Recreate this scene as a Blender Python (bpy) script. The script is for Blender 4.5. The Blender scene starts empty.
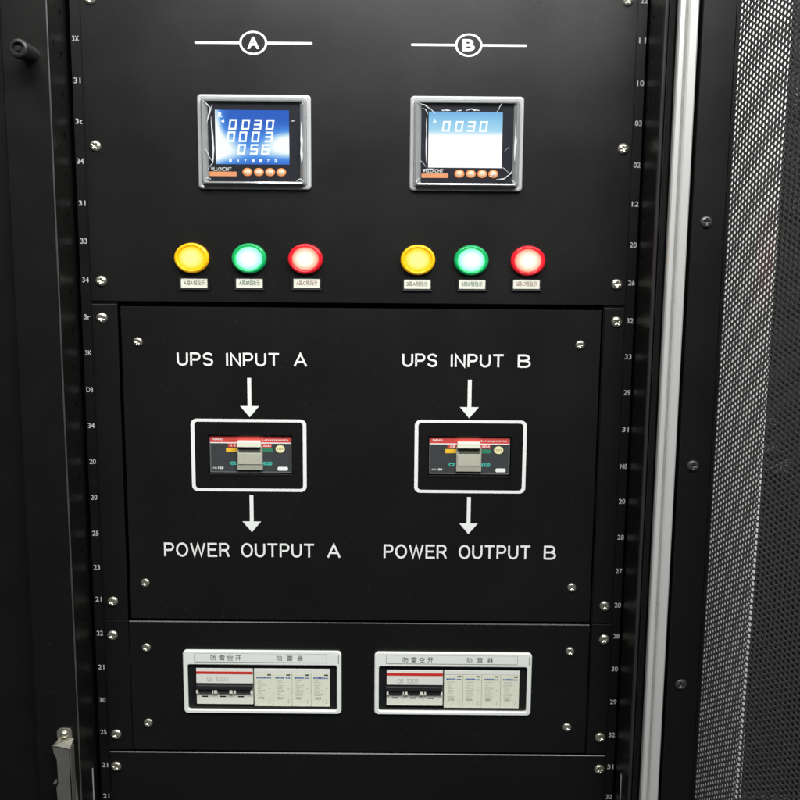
import bpy, bmesh, math, random
from mathutils import Vector, Matrix

S = 0.001                      # everything below is written in millimetres
sc = bpy.context.scene
col = sc.collection

# ------------------------------------------------------------------ camera, world, lights
def rot(p, y, r):
    return (Matrix.Rotation(math.radians(y), 3, 'Z') @ Matrix.Rotation(math.radians(p), 3, 'X')
            @ Matrix.Rotation(math.radians(r), 3, 'Y'))
M = rot(-8.93, 0.02, -0.476)
cd = bpy.data.cameras.new('camera'); cam = bpy.data.objects.new('camera', cd); col.objects.link(cam)
cd.sensor_width = 36; cd.lens = 45; cd.clip_start = 0.02; cd.clip_end = 50
R3 = Matrix((M.col[0], M.col[2], -M.col[1])).transposed()
cam.matrix_world = Matrix.Translation((0, -1.1907, -0.2233)) @ R3.to_4x4()
sc.camera = cam

w = bpy.data.worlds.new('World'); sc.world = w; w.use_nodes = True
w.node_tree.nodes['Background'].inputs[0].default_value = (0.80, 0.88, 1.0, 1)
w.node_tree.nodes['Background'].inputs[1].default_value = 0.06
sc.view_settings.view_transform = 'Standard'; sc.view_settings.look = 'None'
sc.view_settings.exposure = 0; sc.view_settings.gamma = 1

def area(name, loc, target, sx, sy, power, colr=(1, 1, 1)):
    l = bpy.data.lights.new(name, 'AREA'); l.shape = 'RECTANGLE'; l.size = sx; l.size_y = sy
    l.energy = power; l.color = colr
    o = bpy.data.objects.new(name, l); col.objects.link(o); o.location = loc
    d = Vector(target) - Vector(loc)
    o.rotation_euler = d.to_track_quat('-Z', 'Y').to_euler()
    return o
area('ceiling_lamp', (0.55, -1.30, 1.00), (0.1, 0.0, -0.25), 2.1, 0.40, 68, (1, 1, 0.99))
area('fill_light', (-0.8, -1.5, 1.9), (0, 0, -0.6), 0.8, 0.5, 34, (1, 1, 0.93))  # unseen diffuse fill, added to brighten the panels
area('column_fill', (0.62, -0.15, 0.75), (0.56, 0.42, -0.35), 0.25, 0.25, 7, (1, 1, 0.98))  # unseen light added to whiten the column behind the mesh

random.seed(4)

# ------------------------------------------------------------------ materials
MATS = {}
def mat(name, base, rough=0.5, metal=0.0, spec=0.5, noise=0.0, nscale=40, bump=0.0, bscale=900, emit=None,
        estr=0, rvar=0.0, alpha=1, coat=0, trans=0):
    if name in MATS: return MATS[name]
    m = bpy.data.materials.new(name); m.use_nodes = True
    nt = m.node_tree; b = nt.nodes['Principled BSDF']
    b.inputs['Base Color'].default_value = (*base, 1); b.inputs['Roughness'].default_value = rough
    b.inputs['Metallic'].default_value = metal; b.inputs['Specular IOR Level'].default_value = spec
    b.inputs['Coat Weight'].default_value = coat; b.inputs['Transmission Weight'].default_value = trans
    tc = nt.nodes.new('ShaderNodeTexCoord')
    if noise or rvar:
        n = nt.nodes.new('ShaderNodeTexNoise'); n.inputs['Scale'].default_value = nscale
        n.inputs['Detail'].default_value = 6; nt.links.new(tc.outputs['Object'], n.inputs['Vector'])
        if noise:
            r = nt.nodes.new('ShaderNodeMapRange')
            r.inputs['To Min'].default_value = 1 - noise; r.inputs['To Max'].default_value = 1 + noise
            nt.links.new(n.outputs['Fac'], r.inputs['Value'])
            v = nt.nodes.new('ShaderNodeVectorMath'); v.operation = 'SCALE'
            v.inputs[0].default_value = base; nt.links.new(r.outputs[0], v.inputs['Scale'])
            nt.links.new(v.outputs[0], b.inputs['Base Color'])
        if rvar:
            r2 = nt.nodes.new('ShaderNodeMapRange'); r2.inputs['From Min'].default_value = 0.3; r2.inputs['From Max'].default_value = 0.7
            r2.inputs['To Min'].default_value = rough - rvar; r2.inputs['To Max'].default_value = rough + rvar
            nt.links.new(n.outputs['Fac'], r2.inputs['Value']); nt.links.new(r2.outputs[0], b.inputs['Roughness'])
    if bump:
        n3 = nt.nodes.new('ShaderNodeTexNoise'); n3.inputs['Scale'].default_value = bscale; n3.inputs['Detail'].default_value = 2
        nt.links.new(tc.outputs['Object'], n3.inputs['Vector'])
        bp = nt.nodes.new('ShaderNodeBump'); bp.inputs['Strength'].default_value = bump; bp.inputs['Distance'].default_value = 0.0004
        nt.links.new(n3.outputs['Fac'], bp.inputs['Height']); nt.links.new(bp.outputs[0], b.inputs['Normal'])
    if emit:
        b.inputs['Emission Color'].default_value = (*emit, 1); b.inputs['Emission Strength'].default_value = estr
    MATS[name] = m
    return m

PAINT = mat('black_powder_coat', (0.0050, 0.0050, 0.0045), 0.33, spec=0.62, noise=0.15, nscale=9, rvar=0.03, bump=0.25, bscale=1500)
def dust(m, thr=0.05, scale=260, colr=(.035, .035, .033)):
    nt = m.node_tree; b = nt.nodes['Principled BSDF']; tc = nt.nodes.new('ShaderNodeTexCoord')
    v = nt.nodes.new('ShaderNodeTexVoronoi'); v.inputs['Scale'].default_value = scale; nt.links.new(tc.outputs['Object'], v.inputs['Vector'])
    n = nt.nodes.new('ShaderNodeTexNoise'); n.inputs['Scale'].default_value = 55; nt.links.new(tc.outputs['Object'], n.inputs['Vector'])
    l = nt.nodes.new('ShaderNodeMath'); l.operation = 'LESS_THAN'; l.inputs[1].default_value = thr; nt.links.new(v.outputs['Distance'], l.inputs[0])
    g = nt.nodes.new('ShaderNodeMath'); g.operation = 'GREATER_THAN'; g.inputs[1].default_value = .62; nt.links.new(n.outputs['Fac'], g.inputs[0])
    mu = nt.nodes.new('ShaderNodeMath'); mu.operation = 'MULTIPLY'; nt.links.new(l.outputs[0], mu.inputs[0]); nt.links.new(g.outputs[0], mu.inputs[1])
    mx = nt.nodes.new('ShaderNodeMix'); mx.data_type = 'RGBA'; nt.links.new(mu.outputs[0], mx.inputs[0])
    old = b.inputs['Base Color'].links[0].from_socket; nt.links.new(old, mx.inputs[6]); mx.inputs[7].default_value = (*colr, 1)
    nt.links.new(mx.outputs[2], b.inputs['Base Color'])
dust(PAINT, .12)
PAINT2 = mat('black_frame_paint', (0.0045, 0.0045, 0.0040), 0.37, spec=0.46, noise=0.2, nscale=18, rvar=0.02, bump=0.3, bscale=1200)
DARK = mat('dark_interior', (0.004, 0.004, 0.004), 0.7, spec=0.2, noise=0.2)
INK = mat('white_screen_print', (0.82, 0.84, 0.82), 0.5, noise=0.05, nscale=300)
INK2 = mat('grey_white_number_print', (0.50, 0.51, 0.50), 0.55, noise=0.35, nscale=500)
ZINC = mat('zinc_plated_steel', (0.72, 0.70, 0.58), 0.28, metal=0.9, noise=0.2, nscale=300, bump=0.1, bscale=600)
ZINCD = mat('dull_zinc_sheet', (0.46, 0.45, 0.39), 0.36, metal=0.85, noise=0.25, nscale=80, bump=0.3, bscale=700)
BLKSCREW = mat('black_oxide_screw', (0.03, 0.03, 0.03), 0.35, spec=0.6)
ALU = mat('satin_aluminium', (0.90, 0.91, 0.88), 0.30, metal=0.55, noise=0.04, nscale=15, bump=0.1, bscale=300)
BLACKPL = mat('black_plastic', (0.010, 0.010, 0.011), 0.4, spec=0.4, noise=0.1)
SILVERPL = mat('clear_grey_bezel_plastic', (0.50, 0.51, 0.51), 0.18, spec=0.9, noise=0.08, nscale=60, coat=0.6)
RIMPL = mat('smoked_clear_cover_plastic', (0.26, 0.27, 0.27), 0.10, spec=1.0, noise=0.15, nscale=90, coat=1.0)
FACE = mat('meter_face_black', (0.02, 0.021, 0.028), 0.25, spec=0.6)
ORANGE = mat('orange_print', (0.75, 0.30, 0.13), 0.5, noise=0.1, nscale=300)
BTN = mat('peach_button', (0.86, 0.62, 0.42), 0.4, noise=0.1, nscale=400)
BTNR = mat('orange_button_ring', (0.85, 0.28, 0.08), 0.4)
WHITEPL = mat('white_abs_plastic', (0.80, 0.83, 0.79), 0.35, noise=0.04, nscale=40)
INSERT = mat('pale_label_insert', (0.78, 0.82, 0.78), 0.45, noise=0.04, nscale=60)
CREAM = mat('cream_breaker_plastic', (0.78, 0.78, 0.69), 0.4, noise=0.05, nscale=120)
CREAM2 = mat('pale_cream_plastic', (0.76, 0.77, 0.64), 0.45, noise=0.06, nscale=120)
LINE = mat('grey_edge_line', (0.30, 0.32, 0.30), 0.6)
REDP = mat('red_stripe', (0.62, 0.03, 0.02), 0.45, noise=0.1, nscale=200)
REDF = mat('red_breaker_band', (0.62, 0.07, 0.06), 0.4, noise=0.15, nscale=120)
MCCB = mat('charcoal_breaker_plastic', (0.045, 0.050, 0.052), 0.4, noise=0.15, nscale=120)
BEIGE = mat('beige_grey_toggle_plastic', (0.36, 0.36, 0.30), 0.35, noise=0.08, nscale=100)
OLIVE = mat('dark_olive_slot', (0.10, 0.105, 0.08), 0.5)
YEL = mat('yellow_sticker', (0.85, 0.50, 0.03), 0.5, noise=0.08, nscale=300)
GRN = mat('green_sticker', (0.03, 0.20, 0.11), 0.5, noise=0.08, nscale=300)
TEAL = mat('teal_print', (0.05, 0.52, 0.42), 0.5)
STK = mat('cream_round_sticker', (0.82, 0.76, 0.42), 0.5, noise=0.12, nscale=300)
BLUE = mat('blue_print', (0.04, 0.12, 0.38), 0.5, noise=0.3, nscale=900)
GREYT = mat('grey_print', (0.26, 0.27, 0.23), 0.6, noise=0.5, nscale=900)
PALE = mat('pale_grey_print', (0.47, 0.48, 0.40), 0.6, noise=0.2, nscale=900)
DKT = mat('dark_print', (0.05, 0.07, 0.05), 0.6)

def lampmat(name, base, e, s):
    return mat(name, base, 0.25, emit=e, estr=s)

def emis(name, builder):
    m = bpy.data.materials.new(name); m.use_nodes = True; nt = m.node_tree
    for n in list(nt.nodes): nt.nodes.remove(n)
    out = nt.nodes.new('ShaderNodeOutputMaterial'); e = nt.nodes.new('ShaderNodeEmission')
    nt.links.new(e.outputs[0], out.inputs[0]); builder(nt, e); MATS[name] = m
    return m

# ------------------------------------------------------------------ mesh helpers (mm in, metres out)
class MB:
    def __init__(s): s.bm = bmesh.new()
    O = (0, 0, 0)                 # origin of the thing the mesh belongs to
    def v(s, x, y, z): return s.bm.verts.new(((x - s.O[0]) * S, (y - s.O[1]) * S, (z - s.O[2]) * S))
    def box(s, x0, x1, y0, y1, z0, z1):
        p = [s.v(x, y, z) for x in (x0, x1) for y in (y0, y1) for z in (z0, z1)]
        for f in ((0, 1, 3, 2), (4, 6, 7, 5), (0, 4, 5, 1), (2, 3, 7, 6), (0, 2, 6, 4), (1, 5, 7, 3)):
            s.bm.faces.new([p[i] for i in f])
        return s
    def prism(s, pts, y0, y1):          # outline in x,z, thickness along y (y0 nearer the viewer)
        a = [s.v(x, y0, z) for x, z in pts]; b = [s.v(x, y1, z) for x, z in pts]; n = len(pts)
        s.bm.faces.new(a); s.bm.faces.new(b[::-1])
        for i in range(n): s.bm.faces.new((a[i], b[i], b[(i + 1) % n], a[(i + 1) % n]))
        return s
    def ring(s, rings):                 # loft of closed outlines [(pts, y), ...]; wraps from last to first
        L = [[s.v(x, y, z) for x, z in pts] for pts, y in rings]; n = len(L[0])
        for a, b in zip(L, L[1:] + L[:1]):
            for i in range(n): s.bm.faces.new((a[i], a[(i + 1) % n], b[(i + 1) % n], b[i]))
        return s
    def lathe(s, prof, kx=1, kz=1, n=48, cx=0, cz=0):   # profile (radius, y), axis along y
        L = []
        for r, y in prof:
            if r == 0: L.append([s.v(cx, y, cz)])
            else: L.append([s.v(cx + kx * r * math.cos(2 * math.pi * i / n), y, cz + kz * r * math.sin(2 * math.pi * i / n)) for i in range(n)])
        for a, b in zip(L, L[1:]):
            for i in range(n):
                j = (i + 1) % n
                if len(a) == 1: s.bm.faces.new((a[0], b[i], b[j]))
                elif len(b) == 1: s.bm.faces.new((a[i], b[0], a[j]))
                else: s.bm.faces.new((a[i], b[i], b[j], a[j]))
        return s
    def sheet(s, x0, x1, z0, z1, holes, y0, y1):        # plate with rectangular holes
        xs = sorted({x0, x1, *[h[0] for h in holes], *[h[1] for h in holes]})
        zs = sorted({z0, z1, *[h[2] for h in holes], *[h[3] for h in holes]})
        V = {}
        def g(i, j, k):
            if (i, j, k) not in V: V[i, j, k] = s.v(xs[i], (y0, y1)[k], zs[j])
            return V[i, j, k]
        def solid(i, j):
            if not (0 <= i < len(xs) - 1 and 0 <= j < len(zs) - 1): return False
            cx, cz = (xs[i] + xs[i + 1]) / 2, (zs[j] + zs[j + 1]) / 2
            return not any(h[0] < cx < h[1] and h[2] < cz < h[3] for h in holes)
        for i in range(len(xs) - 1):
            for j in range(len(zs) - 1):
                if not solid(i, j): continue
                s.bm.faces.new((g(i, j, 0), g(i + 1, j, 0), g(i + 1, j + 1, 0), g(i, j + 1, 0)))
                s.bm.faces.new((g(i, j, 1), g(i, j + 1, 1), g(i + 1, j + 1, 1), g(i + 1, j, 1)))
                for di, dj, a, b in ((-1, 0, (i, j), (i, j + 1)), (1, 0, (i + 1, j + 1), (i + 1, j)), (0, -1, (i + 1, j), (i, j)), (0, 1, (i, j + 1), (i + 1, j + 1))):
                    if not solid(i + di, j + dj):
                        s.bm.faces.new((g(*a, 0), g(*b, 0), g(*b, 1), g(*a, 1)))
        return s
    def text(s, body, x0, x1, z0, z1, y, depth=0.15, off=0.0):
        c = bpy.data.curves.new('t', 'FONT'); c.body = body; c.extrude = 0.01; c.offset = off; c.resolution_u = 4
        o = bpy.data.objects.new('t', c); col.objects.link(o)
        bpy.context.view_layer.update()
        me = bpy.data.meshes.new_from_object(o.evaluated_get(bpy.context.evaluated_depsgraph_get()))
        bpy.data.objects.remove(o); bpy.data.curves.remove(c)
        co = [v.co for v in me.vertices]
        if not co: return s
        ax, bx = min(p.x for p in co), max(p.x for p in co); ay, by = min(p.y for p in co), max(p.y for p in co)
        for v in me.vertices:
            X = x0 + (v.co.x - ax) / (bx - ax) * (x1 - x0); Z = z0 + (v.co.y - ay) / (by - ay) * (z1 - z0)
            Y = y - (depth if v.co.z > 0 else 0)
            v.co = ((X - s.O[0]) * S, (Y - s.O[1]) * S, (Z - s.O[2]) * S)
        s.bm.from_mesh(me); bpy.data.meshes.remove(me)
        return s

def arc(cx, cz, rx, rz, a0, a1, n=10):
    return [(cx + rx * math.cos(math.radians(a0 + (a1 - a0) * i / n)), cz + rz * math.sin(math.radians(a0 + (a1 - a0) * i / n))) for i in range(n + 1)]
T = 0.5
GLYPH = {   # width, strokes (centre lines, cap height 10)
    'U': (7.4, [[(0, 10 + T), (0, 3.6)] + arc(3.7, 3.6, 3.7, 3.6, 180, 360) + [(7.4, 10 + T)]]),
    'P': (6.8, [[(0, -T), (0, 10)] + [(4, 10)] + arc(4.1, 7.3, 2.7, 2.7, 90, -90) + [(T, 4.6)]]),
    'S': (6.8, [arc(3.4, 7.5, 3.2, 2.5, 12, 90, 5) + arc(3.3, 7.6, 3.1, 2.4, 90, 235, 8) + [(3.4, 5.2)] + arc(3.5, 2.6, 3.3, 2.6, 52, -90, 9) + arc(3.4, 2.6, 3.4, 2.6, -90, -172, 6)]),
    'I': (0, [[(0, -T), (0, 10 + T)]]),
    'N': (7.2, [[(0, -T), (0, 10.0), (7.2, 0.0), (7.2, 10 + T)]]),
    'T': (7.6, [[(-T, 10), (7.6 + T, 10)], [(3.8, 10 - T), (3.8, -T)]]),
    'A': (8.0, [[(-.1, -T), (4.0, 10.2), (8.1, -T)], [(1.6, 3.2), (6.4, 3.2)]]),
    'B': (6.6, [[(T, 0), (3.9, 0)] + arc(3.9, 2.6, 2.9, 2.6, -90, 90) + [(T, 5.2)], [(4, 5.2 + T)] + arc(3.7, 7.7, 2.5, 2.3, -60, 90, 8) + [(0, 10), (0, 0 - T)]]),
    'O': (8.6, [arc(4.3, 5, 4.3, 5.1, 90, 450, 28)]),
    'W': (11.4, [[(0, 10 + T), (2.9, 0), (5.7, 9.8), (8.5, 0), (11.4, 10 + T)]]),
    'E': (6.4, [[(6.6 + T, 10), (0, 10), (0, 0), (6.8 + T, 0)], [(T, 5.2), (6.3, 5.2)]]),
    'R': (7.0, [[(0, -T), (0, 10)] + [(4.2, 10)] + arc(4.2, 7.4, 2.7, 2.6, 90, -90) + [(T, 4.8)], [(3.6, 4.8 - T), (4.6, 4.6 - T), (5.6, 3.4), (7.3, -T)]]),
}
def stroke_word(q, word, x0, x1, z0, z1, y, th=2.35, depth=.15):
    gap = 3.3; tot = sum(GLYPH[c][0] for c in word) + gap * (len(word) - 1)
    k = (z1 - z0 - th) / 10; kx_ = (x1 - x0 - th) / tot if tot else 1; x = x0 + th / 2; zb = z0 + th / 2
    for c in word:
        for si, st in enumerate(GLYPH[c][1]):
            P = [Vector((x + a * kx_, zb + b * k)) for a, b in st]
            P = [p for i, p in enumerate(P) if i == 0 or (p - P[i - 1]).length > .02]
            closed = (P[0] - P[-1]).length < .05
            if closed: P.pop()
            n = len(P); Lf, Rt = [], []
            for i in range(n):
                a = P[i - 1] if (i or closed) else None; b = P[(i + 1) % n] if (i < n - 1 or closed) else None
                d1 = (P[i] - a).normalized() if a is not None else None; d2 = (b - P[i]).normalized() if b is not None else None
                if d1 is None: d1 = d2
                if d2 is None: d2 = d1
                m_ = (d1 + d2).normalized(); nn = Vector((-m_.y, m_.x)); cs = max(.42, nn.dot(Vector((-d1.y, d1.x))))
                Lf.append(P[i] + nn * th / 2 / cs); Rt.append(P[i] - nn * th / 2 / cs)
            ya = y - depth - .012 * si
            A = [q.v(p.x, ya, p.y) for p in Lf]; B = [q.v(p.x, ya, p.y) for p in Rt]
            A2 = [q.v(p.x, y, p.y) for p in Lf]; B2 = [q.v(p.x, y, p.y) for p in Rt]
            for i in range(n if closed else n - 1):
                j = (i + 1) % n
                q.bm.faces.new((A[i], A[j], B[j], B[i])); q.bm.faces.new((A[i], A2[i], A2[j], A[j])); q.bm.faces.new((B[i], B[j], B2[j], B2[i]))
        x += (GLYPH[c][0] + gap) * kx_

def rrect(x0, x1, z0, z1, r, n=5):
    P = []
    for cx, cz, a0 in ((x1 - r, z1 - r, 0), (x0 + r, z1 - r, 90), (x0 + r, z0 + r, 180), (x1 - r, z0 + r, 270)):
        for i in range(n + 1):
            a = math.radians(a0 + 90 * i / n); P.append((cx + r * math.cos(a), cz + r * math.sin(a)))
    return P

def obj(name, mb, m, parent=None, bevel=0, seg=2, smooth=False):
    bm = mb.bm
    bmesh.ops.recalc_face_normals(bm, faces=bm.faces)
    me = bpy.data.meshes.new(name); bm.to_mesh(me); bm.free()
    me.materials.append(m)
    if smooth:
        for p in me.polygons: p.use_smooth = True
    o = bpy.data.objects.new(name, me); col.objects.link(o)
    if parent: o.parent = parent
    if bevel:
        b = o.modifiers.new('bevel', 'BEVEL'); b.width = bevel * S; b.segments = seg; b.limit_method = 'ANGLE'
        b.angle_limit = math.radians(40)
    return o

def thing(name, label, cat, loc=(0, 0, 0), group=None):
    o = bpy.data.objects.new(name, None); col.objects.link(o); o.location = [c * S for c in loc]
    o.empty_display_size = 0.02
    o['label'] = label; o['category'] = cat
    if group: o['group'] = group
    return o

def dup(root, loc, label):
    r = root.copy(); col.objects.link(r); r.location = [c * S for c in loc]; r['label'] = label
    for ch in list(root.children):
        c = ch.copy(); col.objects.link(c); c.parent = r
        for g in list(ch.children):
            d = g.copy(); col.objects.link(d); d.parent = c
    return r

def screw_mesh(r, h, kx=1.0, kz=0.93):
    bm = bmesh.new(); NR, NT = 12, 40; rows = []
    for i in range(NR + 1):
        t = i / NR; rr = r * t; row = []
        for j in range(NT if i else 1):
            a = 2 * math.pi * j / NT; x, z = rr * math.cos(a), rr * math.sin(a)
            y = -h * math.sqrt(max(0, 1 - (t * 0.93) ** 2)) * 1.0
            d = min(abs(x), abs(z))
            if d < r * 0.15 and rr < r * 0.56: y += h * 0.62 * (1 - rr / (r * 0.62)) + h * 0.18
            if i == NR: y = 0
            row.append(bm.verts.new((x * kx * S, y * S, z * kz * S)))
        rows.append(row)
    for a, b in zip(rows, rows[1:]):
        for j in range(NT):
            k = (j + 1) % NT
            bm.faces.new((a[0], b[k], b[j]) if len(a) == 1 else (a[j], a[k], b[k], b[j]))
    bmesh.ops.recalc_face_normals(bm, faces=bm.faces)
    me = bpy.data.meshes.new('screw'); bm.to_mesh(me); bm.free()
    for p in me.polygons: p.use_smooth = True
    return me
SCR = screw_mesh(6.7, 3.4); SCR.materials.append(ZINC)
SCRS = screw_mesh(5.8, 2.8); SCRS.materials.append(ZINC)
SCRB = screw_mesh(7.0, 3.0); SCRB.materials.append(BLKSCREW)
def screw(parent, me, x, y, z, tilt=True):
    o = bpy.data.objects.new('screw', me); col.objects.link(o); o.parent = parent
    o.location = (x * S, y * S, z * S)
    o.rotation_euler = (random.uniform(-.08, .08), random.uniform(0, 3.1) if False else 0, random.uniform(-.08, .08))
    o.rotation_euler[1] = random.choice([-.6, -.3, .1, .4, .75])
    return o

U = 44.45
# ------------------------------------------------------------------ the cabinet frame
rack = thing('server_rack', 'black steel server rack frame with numbered rails around the panels', 'server rack', (0, 0, -940))
RZ = 940       # children of the rack are drawn in world coordinates, lifted by this
class RB(MB):
    O = (0, 0, -940)
ZT, ZB = 330, -1150

def rail(x0, x1, xin, nums, xs, zs, slots):
    r = RB().box(x0, x1, 3, 6, ZB, ZT).box(xin, xin + 2 if xin < 0 else xin - 2, 6.5, 60, ZB, ZT)
    o = obj('mounting_rail', r, PAINT, rack, 0.5)
    t = RB()
    for k, (s_, z) in enumerate(zip(nums, zs)):
        wd = 7.9 if len(s_) > 1 else 4
        jx = random.uniform(-.3, .3)
        t.text(s_, xs + jx - wd / 2, xs + jx + wd / 2, z - 3.1, z + 3.1, 2.9, 0.15, 0.012)
    obj('unit_numbers', t, INK2, o)
    return o
LN = ['3X', '31', '3t', '34', '31', '33', '34', '3r', '3K', 'D3', '34', '20', '20', '25', '23', '21', '22', '21', '30', '25', '21', '21']
LZ = [4.6, -41.6, -87.2, -132.3, -180.3, -224.2, -269.7, -313.5, -356.6, -401.3, -445.4, -490, -535, -580.6, -624.2, -665.6, -710.1, -755.1, -799.2, -842.5, -887.6, -930.4]
RN = ['22', '11', '10', '03', '02', '12', '20', '26', '32', '33', '29', '31', 'N0', '20', '28', '27', '20', '28', '30', '29', '32', '51', '32']
RZs = [51, 7.5, -39.8, -84.3, -131.6, -176.1, -223.5, -267.9, -312.9, -356, -399.5, -444.8, -490.6, -534.5, -580.1, -623.6, -667.7, -708.3, -751.9, -796, -840.7, -884.4, -925.8]
rail(-381, -338, -381, LN, -374.8, LZ, 0)
rail(241, 278, 278, RN, 273.2, RZs, 0)

# left front post: broad plate, rounded edge, side return with holes
p = RB().box(-436, -384.5, -61, -57, ZB, ZT)
post_l = obj('front_post', p, PAINT2, rack, 1.6, 3)
obj('edge_highlight', RB().box(-386.0, -384.0, -62.4, -60.9, ZB, ZT), mat('worn_edge_highlight', (.20, .20, .20), .3, metal=.8, noise=.3, nscale=60), rack, 0.7, 3)  # brighter strip that puts the light line onto the post's rounded edge
def side_wall(x0, x1, ya, yb, holes, name, m):
    # a vertical wall in the y-z plane with holes; sheet is built in x,z then turned
    t = MB().sheet(ya, yb, ZB, ZT, holes, 0, x1 - x0)
    for v in t.bm.verts:
        X, Y, Z = v.co; v.co = (x0 * S + Y, X, Z + RZ * S)
    return obj(name, t, m, rack, 0)
hl = []
for k in range(-3, 27):
    z = -18 - k * U
    hl += [(-22, -15, z - 4, z + 4)]
hl += [(-45, -41, -12, -6), (-47, -44, -120, -114), (-38, -35, -122, -117), (-44, -42, -46, -44)]
side_wall(-387, -385, -56.5, 1.5, hl, 'side_return', PAINT2)
side_wall(-389.5, -388, -56, 60, [], 'side_liner', DARK)
side_wall(280, 282, -74, 1.5, [(-20, -13, h[2], h[3]) for h in hl[:30]], 'side_return', PAINT2)
side_wall(283.5, 285, -73, 60, [], 'side_liner', DARK)
obj('lit_rail_edge', RB().box(-384.9, -384.4, -17.6, -14.6, -934.7, -882), INK2, rack, 0.5)  # pale strips painting the lit rail edges, left and right
obj('lit_rail_edge', RB().box(279.4, 279.9, -31, -27.5, -917, -877), INK2, rack, 0.5)
# left outer wing of the frame
obj('side_panel', RB().box(-700, -439, -46, -42, ZB, ZT), PAINT2, rack, 1)
obj('side_panel', RB().box(-394, -390, -41, 650, ZB, ZT).box(286, 290, -70, 650, ZB, ZT), DARK, rack)
obj('back_panel', RB().box(-389, 285, 300, 304, ZB, ZT), DARK, rack)
# right: rolled lip, aluminium trim, flat post
def extrude_z(prof, m, name, bev=0, smooth=False):
    t = RB(); a = [t.v(x, y, ZB) for x, y in prof]; b = [t.v(x, y, ZT) for x, y in prof]; n = len(prof)
    t.bm.faces.new(a); t.bm.faces.new(b[::-1])
    for i in range(n): t.bm.faces.new((a[i], a[(i + 1) % n], b[(i + 1) % n], b[i]))
    return obj(name, t, m, rack, bev)
LIP = mat('worn_edge_steel', (0.022, 0.022, 0.024), 0.36, spec=0.6)
extrude_z([(277.5 + 1.8 - 1.8 * math.cos(a), -75 - 1.8 * math.sin(a)) for a in [i * math.pi / 8 for i in range(9)]] + [(281.1, -72), (277.5, -72)], LIP, 'rolled_lip')
extrude_z([(281.5, -68), (291.4, -68), (291.4, -64), (281.5, -64)], DARK, 'groove_liner')
pr = [(rho * (1191 + yy), yy) for rho, yy in ((.2611, -68), (.2614, -76), (.2628, -81), (.2645, -83), (.2686, -83.6), (.2694, -81.5), (.2697, -76), (.2705, -76), (.2712, -82),
      (.2716, -87), (.2723, -89.4), (.2740, -90.4), (.2806, -90.8), (.2814, -89.8), (.2816, -87), (.2816, -70), (.275, -66))]
extrude_z(pr, ALU, 'trim_strip', 0)
obj('gap_backing', RB().box(285.2, 350.8, -57, -54, ZB, ZT), DARK, rack)
post_r = obj('front_post', RB().box(318, 353.5, -79, -72, ZB, ZT), PAINT2, rack, 1.0, 3)
for z in (71, -197.9, -470.8, -734.2, -1000): 
    screw(post_r, SCRB, 333.2, -79.1, z + RZ)
obj('post_return', RB().box(351, 353.2, -71.5, -20, ZB, ZT), PAINT2, rack)
obj('top_filler', RB().box(-367, 265, 0.4, 2.9, 66, ZT), PAINT2, rack, 0.5)
# knob on the left post
k = RB().lathe([(0, -96.5), (4.6, -96.5), (5.2, -98), (6.2, -100), (7.6, -100), (9.4, -99), (9.9, -96), (9.9, -84), (8.4, -82), (7.8, -70), (8.6, -62), (9.5, -60.5), (0, -60.5)], 1.05, 1.0, 40, -404, -25)
k.lathe([(0, -99), (2.4, -99), (2.6, -96)], 1, 1, 6, -404, -25)
obj('stop_knob', k, mat('black_rubber', (0.013, 0.013, 0.013), 0.42, spec=0.5, noise=0.2, nscale=200), rack, 0, smooth=False)
# little extra shades on the post: two plugs
for x, z in ((-416, -700), (-413, -760)):
    obj('blind_plug', RB().lathe([(0, -61.25), (2.6, -61.25), (3.2, -61)], 1, .8, 20, x, z), DARK, rack)
# zinc door catch
kx, kz = 1.118, -1.27    # mm per drawing unit on the catch
def L(x, z): return (-401.6 + (x - 65) * kx, -805.2 + (z - 728) * kz)
bp = RB().prism([L(*q) for q in [(57, 733), (57.4, 729.5), (59.5, 727.5), (63, 727), (70, 727.2), (72.3, 728.5), (73.2, 731), (74.2, 760), (75, 780), (76.4, 793), (77.2, 812), (59, 812), (58, 745)]], -64, -61.3)
catch = obj('door_catch', bp, ZINCD, rack, 0.6)
def L2(x, z): q = L(x, z); return (q[0] * .986, (q[1] + 223) * .986 - 223 + 1)
fr = RB()
fr.prism([L2(*q) for q in [(51, 746.2), (54, 745.8), (69.6, 749), (70.2, 770), (71, 806), (54, 806), (53.2, 789), (55.4, 785), (55, 760), (53, 756), (52, 754)]], -78, -75.6)
obj('catch_plate', fr, ZINCD, catch, 0.5)
w2 = RB()
a = [L2(51, 746.2), L(59, 739.5), L(70, 741), L2(69.6, 749)]
vs = [w2.v(a[0][0], -78, a[0][1]), w2.v(a[3][0], -78, a[3][1]), w2.v(a[3][0] + 1, -64, a[3][1] + 6), w2.v(a[1][0], -64, a[1][1] + 3)]
vt = [w2.v(v.co.x / S, v.co.y / S, v.co.z / S - RZ - 1.6) for v in vs]
w2.bm.faces.new(vs); w2.bm.faces.new(vt[::-1])
for i in range(4): w2.bm.faces.new((vs[i], vs[(i + 1) % 4], vt[(i + 1) % 4], vt[i]))
x, z = L2(69.4, 749.5); x2, z2 = L2(71, 812)
w2.box(x - 1, x + 1.2, -78, -64, z2, z)
x, z = L(53.5, 783)
w2.prism([L2(50.6, 783.6), L2(53.8, 780), L2(54.5, 783.5), L2(53, 785)], -81, -77)
obj('catch_flange', w2, ZINCD, catch, 0.4)
x, z = L(65, 732.5)
obj('rivet', RB().lathe([(0, -68), (2.4, -67.6), (4.3, -66.2), (5, -64)], 1, 0.95, 24, x, z), ZINC, catch, smooth=True)

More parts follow.
